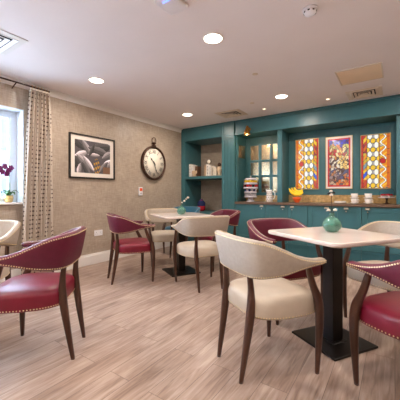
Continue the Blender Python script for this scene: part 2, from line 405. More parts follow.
def glazed(mir, label):
    t = thing('mirrored_cabinet', label, 'cabinet', ((-2.03 if mir is None else 2*SYM+2.03), YP, .9))
    x0, x1, z0, z1 = -2.448, -1.665, .902, 2.128
    def put(b, n, m, p=t, **k):
        o = b.build(n, m, None, **k); o.parent = p
        for v in o.data.vertices: v.co -= t.location
        return o
    yf = YP-.02
    cols = [(-2.315, -2.15), (-2.10, -1.93), (-1.88, -1.71)]; rows = [(1.07, 1.36), (1.40, 1.65), (1.69, 1.97)]
    b = MB(mir)
    b.box(x0+.03, cols[0][0], yf, YP+.02, z0, z1); b.box(cols[2][1], x1, yf, YP+.02, z0, z1)
    b.box(cols[0][0], cols[2][1], yf, YP+.02, z0, rows[0][0]); b.box(cols[0][0], cols[2][1], yf, YP+.02, rows[2][1], z1)
    for i in (0, 1): b.box(cols[i][1], cols[i+1][0], yf, YP+.02, rows[0][0], rows[2][1])
    for i in (0, 1):
        for c in cols: b.box(c[0], c[1], yf, YP+.02, rows[i][1], rows[i+1][0])
    put(b, 'glazing_frame', M['teal'], bevel=.004)
    for c in cols:
        for r in rows:
            b = MB(mir); b.box(c[0], c[1], YP, YP+.008, r[0], r[1]); put(b, 'mirror_pane', M['mirror'])
    b = MB(mir); b.box(x0+.001, x0+.03, YC+.03, YP+.02, z0, z1)
    for z, zz in ((.95, 1.62), (1.70, 1.99)):
        b.box(x0+.03, x0+.036, YC+.06, YC+.085, z, zz); b.box(x0+.03, x0+.036, YP-.06, YP-.03, z, zz)
        b.box(x0+.03, x0+.036, YC+.06, YP-.03, z, z+.025); b.box(x0+.03, x0+.036, YC+.06, YP-.03, zz-.025, zz)
    put(b, 'side_panel', M['teal'], bevel=.002)
    b = MB(mir); b.box(x0+.03, x0+.034, YC+.085, YP-.06, 1.725, 1.965); put(b, 'side_mirror', M['mirror'])
    # the post that closes the niche
    p = thing('cabinet_post', ('teal square post between mirrored niche and stained glass recess' if mir is None else 'teal square post on the right of the stained glass recess'), 'post', ((-1.615 if mir is None else 2*SYM+1.615), YC, .9))
    b = MB(mir); b.box(-1.66, -1.575, YC+.03, YP-.022, .902, 2.128); b.box(-1.65, -1.585, YC+.024, YC+.03, .95, 2.09)
    o = b.build('post', M['teal'], p, bevel=.003)
    for v in o.data.vertices: v.co -= p.location
alcove(None, 'tall teal open shelving unit at the corner by the clock wall')
alcove(SYM, 'tall teal open shelving unit at the right end of the joinery')
pilaster(None, 'fluted teal pilaster beside the open shelving unit')
pilaster(SYM, 'fluted teal pilaster at the right end of the counter')
glazed(None, 'mirror paned teal cabinet behind the jug and the tiered rack')
glazed(SYM, 'mirror paned teal cabinet right of the stained glass')
PR = 2*SYM+2.45   # right pilaster inner edge
t = thing('canopy', 'long teal canopy fascia under the ceiling above the counter', 'canopy', (SYM, YC, 2.13))
b = MB(); b.box(-2.449, PR-.001, YC, YC+.03, 2.13, H-.002); b.box(-2.449, PR-.001, YC+.03, YB-.002, 2.13, 2.15)
recentre(b.build('fascia', M['teal'], t, bevel=.002), t)
b = MB(); b.box(-2.449, PR-.001, YC-.028, YC, 2.13, 2.150); b.box(-2.449, PR-.001, YC-.014, YC, 2.150, 2.172); b.box(-2.449, PR-.001, YC-.018, YC, 2.355, H-.002)
recentre(b.build('moulding', M['teal'], t, bevel=.003), t)
t = thing('wall_panelling', 'teal panelling around the three stained glass panels', 'panelling', (SYM, YP, .9))
b = MB(); b.box(-1.66, -1.66+2*(SYM+1.66), YP, YP+.04, .902, 2.128)
recentre(b.build('panel', M['teal'], t), t)
b = MB()
for x0, x1 in ((-1.574, -1.50), (-1.015, -.965), (-.515, -.465), (-.06, .0)): b.box(x0, x1, YP-.008, YP, 1.05, 2.08)
b.box(-1.574, .0, YP-.008, YP, 1.03, 1.05); b.box(-1.574, .0, YP-.010, YP, 2.08, 2.128)
recentre(b.build('beading', M['teal'], t, bevel=.003), t)
# base cabinets
def base_cab(x0, x1, hx, label, filler=None):
    t = thing('base_cabinet', label, 'cabinet', ((x0+x1)/2, YC, 0), group=None)
    b = MB(); b.box(x0+.001, x1-.001, YC+.022, YP, .22, .859); recentre(b.build('body', M['teal'], t), t)
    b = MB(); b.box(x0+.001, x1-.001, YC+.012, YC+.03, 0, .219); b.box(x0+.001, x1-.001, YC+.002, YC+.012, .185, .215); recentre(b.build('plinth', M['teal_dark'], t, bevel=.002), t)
    b = MB(); shaker(b, x0+.003, x1-.003, .225, .852, YC); d = recentre(b.build('door', M['teal'], t, bevel=.0025), t)
    b = MB(); handle(b, hx, .835-.005, YC); recentre(b.build('handle', M['gun'], d), t)
base_cab(-2.448, -1.855, -1.93, 'wide teal base cabinet under the tiered rack, next to the pilaster')
base_cab(-1.855, -1.48, -1.555, 'narrow teal base cabinet under the spotted jug, handle on its right')
base_cab(-1.48, -1.15, -1.40, 'narrow teal base cabinet under the bananas, handle on its left')
base_cab(-1.15, -.79, -.87, 'teal base cabinet under the central stained glass, left of the middle')
base_cab(-.79, -.40, -.60, 'teal base cabinet below the first stack of cups')
base_cab(-.40, .30, -.325, 'wide teal base cabinet below the cake stand')
base_cab(.30, PR-.002, .38, 'wide teal base cabinet at the right end of the counter')
b = MB(); b.box(-2.448, PR-.002, YC-.022, YP, .86, .90)
tag(b.build('worktop', M['worktop'], bevel=.004), 'long brown stone worktop along the teal base cabinets', 'worktop')
b = MB(); b.box(-2.41, -1.665, YP-.032, YP-.021, .902, 1.015)
tag(b.build('backsplash', M['tile']), 'bronze tiled upstand behind the tiered rack and jug', 'backsplash')
b = MB(); b.box(-1.574, .014, YP-.022, YP-.009, .902, 1.028)
tag(b.build('backsplash', M['tile']), 'bronze tiled upstand under the stained glass panels', 'backsplash')

# ------------------------------------------------------------------ stained glass
def hexc(c): return c
AMB, ORA, YEL, WHT, LAV, REDC, BLU, LEAD = (236, 142, 10), (214, 98, 14), (252, 204, 40), (255, 252, 244), (176, 172, 176), (206, 14, 24), (24, 84, 214), (52, 34, 26)
def side_glass(flip):
    """u runs from the outer scroll border (0) to the inner thin border (1)"""
    def fn(u, v):
        if flip: u = 1-u
        V = v*1.95    # v up, aspect
        if u < .03 or u > .975 or v < .012 or v > .988: return LEAD if (u < .012 or u > .99 or v < .006 or v > .994) else (AMB if u < .5 else REDC)
        if u < .38:     # scroll border
            if abs(u-.36) < .012: return LEAD
            if u < .12:
                return LEAD if abs(u-.12) < .009 or abs(((v*9) % 1)-.5) < .03 else ORA
            d = hypot((u-.25)/.09, (V-.98)/.085)
            if d < 1: return REDC
            if d < 1.2: return LEAD
            k = (V % .39)/.39; ph = k*2*pi
            x = .24+.085*sin(ph); e = abs(u-x)
            if e < .028: return WHT
            if e < .042: return LEAD
            d2 = hypot((u-.30)/.05, (((V+.2) % .39)-.19)/.045)
            if d2 < 1: return LAV if int(V/.39) % 2 else YEL
            if d2 < 1.3: return LEAD
            return AMB if sin(V*40+u*30) > -.6 else YEL
        if u < .78:     # white ovals with yellow jewels
            c = (u-.38)/.40
            px = .40; 
            best = None
            for j in range(0, 8):
                for cx, kind, off in ((.22, 'w', 0), (.78, 'w', .0), (.5, 'y', .5), (0, 'y', .5), (1, 'y', .5)):
                    cy = (j+off)/6.0 * 1.95 - .06
                    rx, ry = (.185, .105) if kind == 'w' else (.19, .08)
                    d = hypot((c-cx)/rx, (V-cy)/ry)
                    if d < 1: return WHT if kind == 'w' else YEL
                    if d < 1.22: best = LEAD
            return best or LAV
        if abs(u-.79) < .012 or abs(u-.93) < .01: return LEAD
        if u > .93: return REDC if ((v*10) % 1) > .06 else LEAD
        k = (V*3.1) % 1; n = int(V*3.1)
        dgl = (k + (u-.79)/.14*.5) % 1
        if abs(dgl-.5) < .035 or dgl < .035: return LEAD
        pal = [ORA, (196, 60, 44), YEL, BLU, (230, 150, 40), (120, 150, 160), (204, 190, 60), AMB, (150, 40, 60)]
        return pal[(n*2+(dgl > .5)) % 9]
    return fn
rnd = random.Random(5)
seeds = [(rnd.random(), rnd.random()*2) for _ in range(230)]
def zone(u, v):
    """colours by place: blue sky, foliage and red cloaks, pale bodies, violet and orange ground"""
    r = random.Random(int(u*977)+int(v*7919)*13).random()
    def pick(l): return l[int(r*len(l)) % len(l)]
    if v > .84: return pick([(22, 40, 190), (30, 54, 204), (20, 26, 150)])
    if v > .76: return pick([(224, 190, 70), (216, 110, 40), (150, 130, 60), (60, 50, 150)]) if u < .7 else pick([(206, 190, 60), (196, 186, 80)])
    if v > .60:
        if u < .38: return pick([(196, 26, 30), (236, 206, 150), (176, 120, 50), (196, 50, 36)])
        if u < .70: return pick([(246, 216, 150), (232, 180, 80), (206, 90, 44)])
        return pick([(116, 130, 70), (176, 40, 36), (206, 176, 60)])
    if v > .36:
        if .48 < u < .85: return pick([(248, 220, 150), (242, 196, 110), (232, 180, 96)])
        return pick([(236, 222, 200), (166, 140, 130), (206, 176, 150), (216, 130, 50), (96, 60, 56)])
    if v > .2: return pick([(150, 126, 126), (196, 176, 160), (96, 76, 96), (84, 84, 120), (190, 120, 76)])
    return pick([(226, 110, 36), (230, 140, 56), (130, 84, 70), (96, 70, 76), (196, 160, 130)])
def centre_glass(u, v):
    if u < .06 or u > .94 or v < .03 or v > .97: return (226, 208, 190)
    if u < .13 or u > .87 or v < .062 or v > .935:
        return LEAD if ((v*12) % 1) < .05 or abs(u-.13) < .008 or abs(u-.87) < .008 else (200, 16, 34)
    U, V = u+.02*sin(v*30), v*2+.03*sin(u*14)
    ds = sorted((((U-a)*1.15)**2+(V-c)**2, a, c) for a, c in seeds)[:2]
    if sqrt(ds[1][0])-sqrt(ds[0][0]) < .012: return (70, 44, 40)
    return zone(ds[0][1], ds[0][2]/2)
def stained(x0, x1, z0, z1, fn, label, nx, ny):
    t = thing('stained_glass_panel', label, 'stained glass', ((x0+x1)/2, YP-.012, (z0+z1)/2), (pi/2, 0, 0), 'backlit stained glass panels')
    w, h = x1-x0, z1-z0
    paint_grid('coloured_glass', w-.012, h-.012, nx, ny, fn, M['stained'], t, z=.004)
    b = MB()
    for a, c, d, e in ((-w/2, -w/2+.008, -h/2, h/2), (w/2-.008, w/2, -h/2, h/2), (-w/2+.008, w/2-.008, -h/2, -h/2+.008), (-w/2+.008, w/2-.008, h/2-.008, h/2)): b.box(a, c, d, e, -.006, .008)
    b.build('frame', M['gold'], t)
    b = MB(); b.box(-w/2+.008, w/2-.008, -h/2+.008, h/2-.008, -.006, .002); b.build('light_box', M['paper'], t)
stained(-1.455, -1.065, 1.124, 1.995, side_glass(False), 'tall stained glass panel with an orange scroll border on its left', 60, 120)
stained(-.957, -.558, 1.130, 1.985, centre_glass, 'central stained glass panel of small figures in a red border', 64, 128)
stained(-.447, -.050, 1.126, 1.965, side_glass(True), 'tall stained glass panel with an orange scroll border on its right', 60, 120)

# ------------------------------------------------------------------ ceiling fittings
def down_ring(b, r0, r1, z): b.lathe([(r0, H-.0005), (r0, z+.004), (r0+.004, z), (r1-.004, z), (r1, z+.003), (r1, H-.0005)], n=32, cap0=False, cap1=False)
t0 = None
names = {(0, 1): 'round lit ceiling downlight nearest the curtain', (0, 2): 'round lit ceiling downlight above the clock corner, by the open shelves', (1, 1): 'largest round lit ceiling downlight, in the middle of the ceiling', (1, 2): 'round lit ceiling downlight in front of the teal canopy'}
for i, x in enumerate((-2.93, -1.30, .33, 1.70)):
    for j, y in enumerate((-1.3, .3, 2.10, 3.90)):
        if i == 3 or (i == 2 and j == 0): continue
        lab = names.get((i, j-1), 'round lit ceiling downlight outside the photographed corner')
        if t0 is None:
            t0 = thing('ceiling_downlight', lab, 'ceiling light', (x, y, H), group='round ceiling downlights')
            b = MB(); b.lathe([(.078, -.001), (.088, -.001), (.090, -.005), (.086, -.009), (.078, -.006)], n=32, cap0=False, cap1=False); b.build('trim_ring', M['white'], t0)
            b = MB(); b.lathe([(.001, -.004), (.078, -.004), (.078, -.001), (.001, -.001)], n=32); b.build('diffuser', M['lamp'], t0)
            l = bpy.data.lights.new('downlight_beam', 'AREA'); l.shape = 'DISK'; l.size = .14; l.energy = DOWNLIGHT_W; l.color = (1, .86, .74)
            lo = bpy.data.objects.new('lamp', l); COL.objects.link(lo); lo.parent = t0; lo.location = (0, 0, -.012)
            t = t0
        else:
            t = copy_tree(t0); t['label'] = lab
        t.location = (x, y, H)
for x, y, lab in ((-1.72, 4.32, 'tiny lit spotlight in the ceiling nearer the brass wall lamp'), (-.79, 4.38, 'tiny lit spotlight in the ceiling nearer the square gold hatch')):
    t = thing('small_spotlight', lab, 'ceiling light', (x, y, H), group='small spotlights before the canopy')
    b = MB(); b.lathe([(.022, -.001), (.034, -.001), (.034, -.005), (.022, -.007)], n=20, cap0=False, cap1=False); b.build('trim_ring', M['white'], t)
    b = MB(); b.lathe([(.001, -.004), (.022, -.004), (.022, -.001)], n=20); b.build('lens', M['spot'], t)
    l = bpy.data.lights.new('spot_beam', 'SPOT'); l.energy = 14; l.spot_size = radians(95); l.spot_blend = .8; l.shadow_soft_size = .03; l.color = (1, .82, .62)
    lo = bpy.data.objects.new('lamp', l); COL.objects.link(lo); lo.parent = t; lo.location = (0, 0, -.02)
def vent(x0, x1, y0, y1, lab, m):
    w, h = (x1-x0)/2, (y1-y0)/2
    t = thing('ceiling_vent', lab, 'air vent', ((x0+x1)/2, (y0+y1)/2, H), group='square ceiling vents')
    def ring(b, w0, h0, z0, w1, h1, z1, th=.004):
        A = [(-w0, -h0), (w0, -h0), (w0, h0), (-w0, h0)]; B_ = [(-w1, -h1), (w1, -h1), (w1, h1), (-w1, h1)]
        b.rings([[(x, y, z0) for x, y in A], [(x, y, z1) for x, y in B_], [(x, y, z1+th) for x, y in B_], [(x, y, z0+th) for x, y in A]], smooth=False, closed=True)
    b = MB(); ring(b, w, h, -.006, w-.05, h-.05, -.012); b.build('frame', m, t)
    for k, s_ in enumerate((.76, .56, .36)):
        b = MB(); ring(b, (w)*s_, h*s_, -.014, w*(s_-.13), h*(s_-.13), -.004); b.build('louvre', m, t)
    b = MB(); b.box(-w*.2, w*.2, -h*.2, h*.2, -.014, -.010); b.build('louvre', m, t)
    b = MB(); b.box(-w+.04, w-.04, -h+.04, h-.04, -.002, -.0005); b.build('backing', M['dark'], t)
vent(-.545, -.135, 4.21, 4.60, 'square ceiling vent beside the gold hatch near the canopy', M['louvre'])
vent(-2.50, -2.06, 4.08, 4.46, 'square ceiling vent above the pilaster and brass lamp', M['louvre'])
vent(-3.12, -2.66, .76, 1.215, 'square white ceiling vent at the left edge over the window side', M['white'])
t = thing('ceiling_hatch', 'square satin gold access hatch in the ceiling', 'hatch', (-.33, 3.68, H))
b = MB(); b.box(-.21, .21, -.22, .22, -.008, -.0005); b.build('door_panel', M['hatch'], t, bevel=.003)
b = MB()
for q in ((-.222, -.21, -.232, .232), (.21, .222, -.232, .232), (-.21, .21, -.232, -.22), (-.21, .21, .22, .232)): b.box(*q, -.010, -.0005)
b.build('frame', M['louvre'], t)
t = thing('smoke_detector', 'white domed smoke detector on the ceiling', 'smoke detector', (-.51, 2.165, H))
b = MB(); b.lathe([(.052, -.0005), (.054, -.012), (.050, -.018)], n=28); b.build('base', M['plastic'], t)
b = MB(); b.lathe([(.042, -.018), (.044, -.026), (.036, -.040), (.016, -.047), (.001, -.048)], n=28, cap0=False); b.build('dome', M['plastic'], t)
for a in range(8):
    b = MB(); b.box(.0425, .0445, -.007, .007, -.031, -.022); o = b.build('slot', M['dark'], t, rot=(0, 0, a*pi/4))
t = thing('wireless_access_point', 'white square ceiling unit with blue indicator at the top edge', 'ceiling unit', (-1.292, 1.54, H))
b = MB(); b.box(-.085, .085, -.09, .09, -.028, -.0005); b.build('housing', M['plastic'], t, bevel=.012)
b = MB(); b.box(-.03, .03, -.07, -.055, -.030, -.0275); b.build('indicator', M['led'], t)
for x, y, lab in ((-1.30, 3.0, 'small flush white ceiling disc between the two middle downlights'), (-1.757, 3.94, 'small flush white ceiling disc left of the downlight before the canopy')):
    b = MB(); b.lathe([(.032, -.0005), (.032, -.003), (.026, -.006), (.001, -.006)], n=20, cap0=False)
    tag(b.build('sprinkler_cover', M['louvre'], loc=(x, y, H)), lab, 'sprinkler cover', 'flush ceiling discs')

# brass wall lamp
t = thing('wall_lamp', 'small brass bell shaped lamp on the teal canopy', 'wall lamp', (-2.15, YC-.018, 2.20))
b = MB(); b.lathe([(.026, 0), (.028, -.006), (.018, -.014), (.001, -.015)], n=20, ax='y', cap0=False); b.build('wall_plate', M['brass'], t)
b = MB(); b.tube([(0, -.01, 0), (0, -.04, .03), (-.0, -.08, .045), (0, -.105, .025)], .007); b.build('arm', M['brass'], t)
b = MB(); b.lathe([(.014, .02), (.020, .0), (.026, -.03), (.044, -.06), (.056, -.11), (.060, -.135), (.056, -.135), (.040, -.065), (.020, -.035), (.001, -.02)], (0, -.105, .02), n=28, cap0=True); b.build('shade', M['brass'], t)
b = MB(); b.ball((0, -.105, -.085), .03, 12, 8); b.build('bulb', M['bulb'], t)
l = bpy.data.lights.new('lamp', 'POINT'); l.energy = 2.5; l.color = (1, .72, .42); l.shadow_soft_size = .02
lo = bpy.data.objects.new('lamp', l); COL.objects.link(lo); lo.parent = t; lo.location = (0, -.105, -.135)

# ------------------------------------------------------------------ left wall: picture, clock, alarm, socket, curtain
RW = (pi/2, 0, pi/2)     # local x = along the wall, y = up, z = into the room
t = thing('framed_picture', 'framed black and white leaf print with golden centre on the left wall', 'picture', (XL, 2.605, 1.587), RW)
pw, ph = .77, .632
b = MB()
for q in ((-pw/2, -pw/2+.02, -ph/2, ph/2), (pw/2-.02, pw/2, -ph/2, ph/2), (-pw/2+.02, pw/2-.02, -ph/2, -ph/2+.02), (-pw/2+.02, pw/2-.02, ph/2-.02, ph/2)): b.box(*q, .001, .032)
b.build('frame', M['black'], t, bevel=.002)
b = MB(); b.box(-pw/2+.02, pw/2-.02, -ph/2+.02, ph/2-.02, .001, .014); b.build('mount', M['paper'], t)
# petals: (cx, cy, angle, length, width, tone)
PET = [(.10, .92, -35, .75, .30, 70), (.16, .55, 25, .55, .22, 214), (.30, .80, -55, .6, .20, 150), (.75, .86, 10, .75, .34, 60), (.66, .72, -12, .8, .26, 92), (.92, .62, 30, .5, .2, 150), (.05, .30, -50, .6, .3, 44), (.22, .36, -40, .6, .2, 170), (.36, .30, -50, .62, .17, 226), (.30, .12, -60, .5, .2, 84), (.12, .10, 80, .4, .16, 200), (.92, .34, 35, .55, .22, 232), (.80, .22, 50, .5, .18, 112), (.52, .58, 0, .45, .12, 206), (.45, .72, 65, .5, .12, 60)]
def leafprint(u, v):
    c = [84, 78, 84]
    if u > .7 and v > .9: c = [220, 214, 216]
    for cx, cy, an, L_, W_, tone in PET:
        a = radians(an); dx, dy = (u-cx)*1.25, v-cy
        p, q = dx*cos(a)+dy*sin(a), -dx*sin(a)+dy*cos(a)
        e = (p/(L_/2))**2
        if e < 1:
            wd = W_/2*(1-e)
            if abs(q) < wd:
                k = q/wd; g = (40+tone*.95)*(.78+.34*k) - 18*abs(sin(p*60+k*4))
                if abs(k) < .06: g *= .6
                c = [max(10, min(250, g)), max(8, min(245, g*.95)), max(10, min(250, g*.98))]
    d = hypot((u-.60)/.10, (v-.22)/.26)
    if d < 1 and sin(u*90+v*35)+sin(v*41-u*20) > .1+.6*d: c = [196, 146, 40]
    if u > .78 and v < .22: c = [120, 84, 62]
    return c
paint_grid('print', .60, .47, 96, 76, leafprint, M['print'], t, z=.0155)

def text_mesh(mb, s_, size, x, y, rot, z, mi=0):
    cu = bpy.data.curves.new('glyph', 'FONT'); cu.body = s_; cu.size = size; cu.align_x = 'CENTER'; cu.align_y = 'CENTER'; cu.extrude = .0008
    o = bpy.data.objects.new('glyph', cu); COL.objects.link(o)
    me = o.to_mesh(); R = Matrix.Rotation(rot, 2)
    vs = []
    for v in me.vertices:
        p = R @ Vector((v.co.x*.8, v.co.y)); vs.append((x+p.x, y+p.y, z+v.co.z))
    mb.add(vs, [list(p.vertices) for p in me.polygons], mi)
    o.to_mesh_clear(); bpy.data.objects.remove(o); bpy.data.curves.remove(cu)
t = thing('wall_clock', 'large round pocket watch style wall clock with Roman numerals', 'clock', (XL, 3.885, 1.612), RW)
R_ = .312
b = MB(); b.lathe([(R_-.05, .001), (R_, .001), (R_+.006, .02), (R_, .045), (R_-.014, .056), (R_-.03, .05), (R_-.036, .03)], n=56, cap0=False, cap1=False); b.build('rim', M['bronze'], t)
b = MB(); b.lathe([(R_-.03, .001), (R_-.03, .026), (.001, .026)], n=56, cap0=False); b.build('dial', M['dial'], t)
b = MB()
for k, s_ in enumerate(('XII', 'I', 'II', 'III', 'IIII', 'V', 'VI', 'VII', 'VIII', 'IX', 'X', 'XI')):
    a = pi/2-k*pi/6; text_mesh(b, s_, .092, .208*cos(a), .208*sin(a), a-pi/2, .0275)
b.build('numerals', M['ink'], t)
b = MB()
for k in range(60):
    a = k*pi/30; r0, r1 = (.258, .272) if k % 5 else (.252, .274)
    w_ = .0016 if k % 5 else .004
    b.add([(r*cos(a)-s_*w_*sin(a), r*sin(a)+s_*w_*cos(a), .0272) for r, s_ in ((r0, -1), (r1, -1), (r1, 1), (r0, 1))], [(0, 1, 2, 3)])
b.lathe([(.274, .0268), (.277, .0272), (.277, .0268)], n=56, cap0=False, cap1=False)
b.build('minute_marks', M['ink'], t)
def hand(b, a, L_, w_, z):
    d = (cos(a), sin(a)); n = (-sin(a), cos(a)); P = [(-.05, .4), (0, .9), (L_*.55, .5), (L_*.72, 1.3), (L_*.84, .5), (L_, .05)]
    up = [(d[0]*l+n[0]*w_*k, d[1]*l+n[1]*w_*k, z) for l, k in P]; dn = [(d[0]*l-n[0]*w_*k, d[1]*l-n[1]*w_*k, z) for l, k in P]
    for i in range(len(P)-1):
        q = [up[i], up[i+1], dn[i+1], dn[i]]; b.add(q+[(x, y, zz+.002) for x, y, zz in q], [(0, 1, 2, 3), (7, 6, 5, 4), (0, 4, 5, 1), (1, 5, 6, 2), (2, 6, 7, 3), (3, 7, 4, 0)])
b = MB(); hand(b, pi/2-radians(315), .135, .013, .031); b.build('hour_hand', M['ink'], t)
b = MB(); hand(b, pi/2-radians(160), .20, .010, .035); b.lathe([(.014, .030), (.014, .039), (.001, .040)], n=16, cap0=False); b.build('minute_hand', M['ink'], t)
b = MB(); b.lathe([(.03, R_-.005), (.045, R_+.006), (.04, R_+.016), (.022, R_+.022), (.024, R_+.045), (.04, R_+.05), (.042, R_+.064), (.03, R_+.074), (.001, R_+.078)], (0, 0, .028), n=24, ax='y')
b.build('crown', M['bronze'], t)
b = MB(); b.tube([(.056*cos(a)*.9, R_+.108+.058*sin(a), .028) for a in [2*pi*k/28 for k in range(28)]], .0065, closed=True); b.build('hanging_ring', M['bronze'], t)

t = thing('wall_alarm', 'small white wall alarm box with an orange label below the clock', 'alarm', (XL, 3.555, 1.09), RW)
b = MB(); b.box(-.042, .042, -.072, .072, .001, .03); b.build('housing', M['plastic'], t, bevel=.006)
b = MB(); b.box(-.030, .030, .006, .056, .030, .0325); b.build('orange_label', M['label'], t)
b = MB(); b.box(-.020, .020, -.045, -.025, .030, .034); b.build('push_pad', M['lilac'], t, bevel=.003)
t = thing('wall_socket', 'white double electrical socket low on the left wall', 'socket', (XL, 2.70, .455), RW)
b = MB(); b.box(-.073, .073, -.043, .043, .0005, .009); b.build('plate', M['plastic'], t, bevel=.004)
for x in (-.038, .038):
    b = MB(); b.box(x-.008, x+.008, .020, .034, .009, .013); b.build('rocker_switch', M['plastic'], t, bevel=.002)
    b = MB(); b.box(x-.003, x+.003, .002, .012, .009, .0095); b.box(x-.014, x-.008, -.016, -.012, .009, .0095); b.box(x+.008, x+.014, -.016, -.012, .009, .0095); b.build('socket_holes', M['dark'], t)

# curtain
def curtain(name, y0, y1, folds, label, amp=.046):
    t = thing(name, label, 'curtain', (XL+.115, (y0+y1)/2, .02))
    n = folds*12; zt, zb = 2.302, .025; nz = 16; vs = []; uvs = []; Lc = 0; prev = None
    cols_ = []
    for i in range(n+1):
        f = i/n; ph = f*folds*2*pi
        cols_.append((f, ph))
    for side in (0, 1):
        for j in range(nz+1):
            z = zt+(zb-zt)*j/nz; fl = .72+.28*j/nz*1.3
            Lc = 0; prev = None
            for f, ph in cols_:
                y = (f-.5)*(y1-y0)*(.64+.42*(j/nz)**.6)+.02*(1-j/nz)+.010*sin(2*ph); x = amp*sin(ph)*fl+.006*sin(ph*.37+j*.3)+side*.004
                if prev: Lc += hypot(x-prev[0], y-prev[1])
                prev = (x, y); vs.append((x, y, z-.02)); uvs.append((Lc, z))
    fs = []; W_ = n+1; off = (nz+1)*W_
    for j in range(nz):
        for i in range(n):
            a = j*W_+i; fs.append((a, a+1, a+W_+1, a+W_)); fs.append((off+a, off+a+W_, off+a+W_+1, off+a+1))
    for j in range(nz):
        for i in (0, n):
            a = j*W_+i; fs.append((a, off+a, off+a+W_, a+W_))
    for i in range(n):
        for j in (0, nz):
            a = j*W_+i; fs.append((a, a+1, off+a+1, off+a))
    me = bpy.data.meshes.new('drape'); me.from_pydata(vs, [], fs); uvl = me.uv_layers.new(name='UVMap')
    for lp in me.loops: uvl.data[lp.index].uv = uvs[lp.vertex_index]
    for p in me.polygons: p.use_smooth = True
    me.materials.append(M['curtain']); o = bpy.data.objects.new('drape', me); COL.objects.link(o); o.parent = t
    b = MB(); b.box(-.012, .012, -(y1-y0)*.30+.02, (y1-y0)*.30+.02, 2.283, 2.302); b.build('heading_tape', M['dial'], t)
    for k in range(folds):
        b = MB(); yy = ((k+.5)/folds-.5)*(y1-y0)*.60+.02
        b.tube([(.0+.019*cos(a), yy, 2.318+.019*sin(a)) for a in [2*pi*q/14 for q in range(14)]], .0025, 6, closed=True); b.build('ring', M['brass'], t)
curtain('curtain', 1.575, 1.945, 6, 'full length cream curtain with dark spots beside the window')
t = thing('curtain_pole', 'slim brass curtain pole running over the window', 'curtain pole', (XL+.115, 0, 2.338))
b = MB(); b.tube([(0, -2.1, 0), (0, 0, 0), (0, 1.885, 0)], .009, 12); b.build('pole', M['bronze'], t)
b = MB(); b.ball((0, 1.892, 0), .012, 14, 8); b.build('finial', M['bronze'], t)
for y in (-1.0, 1.52):
    b = MB(); b.tube([(0, y, 0), (-.06, y, -.02), (-.114, y, -.045)], .006); b.build('bracket', M['bronze'], t)

# orchid on the sill
t = thing('potted_orchid', 'purple orchid in a gold pot on the window sill', 'plant', (-3.80, 1.515, ZS+.022))
b = MB(); b.lathe([(.030, 0), (.042, .012), (.050, .05), (.046, .085), (.040, .085), (.040, .07), (.001, .07)], n=24); b.build('pot', M['gold'], t)
for k in range(7):
    a = k*2*pi/7+.3; b = MB(); rs = []
    for i in range(8):
        f = i/7; r = .015+.085*f; z = .075+.05*sin(f*pi*.9)+(.02 if k % 2 else 0); w_ = .024*sin(pi*min(1, f*.93+.07))+.002
        c = (r*cos(a), r*sin(a)); n = (-sin(a), cos(a))
        rs.append([(c[0]-n[0]*w_, c[1]-n[1]*w_, z+.006), (c[0], c[1], z-.002), (c[0]+n[0]*w_, c[1]+n[1]*w_, z+.006), (c[0], c[1], z+.003)])
    b.rings(rs); b.build('leaf', M['leaf'], t)
for dy, tp in ((-.0, -.10), (.012, -.02)):
    b = MB(); b.tube([(0, dy, .07), (.0, dy+.004, .2), (0, dy+tp*.2, .32), (.01, dy+tp*.7, .40), (.02, dy+tp*1.2, .40)], .0025, 6); b.build('stem', M['leaf'], t)
for k, (y, z) in enumerate(((-.10, .40), (-.05, .425), (-.015, .38), (-.075, .36), (-.03, .34), (.01, .41))):
    b = MB(); cx = .015+.012*(k % 3)
    for q in range(5):
        a = q*2*pi/5+k; b.ball((cx+.003, y+.018*cos(a), z+.018*sin(a)), .016, 8, 5, sc=(.3, 1, 1))
    b.ball((cx+.008, y, z), .006, 8, 5); b.build('blossom', M['petal'], t)

# ------------------------------------------------------------------ chairs
def interp(P, s):
    n = len(P)-1; x = min(max(s, 0), .99999)*n; i = int(x); f = x-i
    p0, p1, p2, p3 = P[max(i-1, 0)], P[i], P[i+1], P[min(i+2, n)]
    return tuple(.5*((2*b_)+(-a_+c_)*f+(2*a_-5*b_+4*c_-d_)*f*f+(-a_+3*b_-3*c_+d_)*f**3) for a_, b_, c_, d_ in zip(p0, p1, p2, p3))
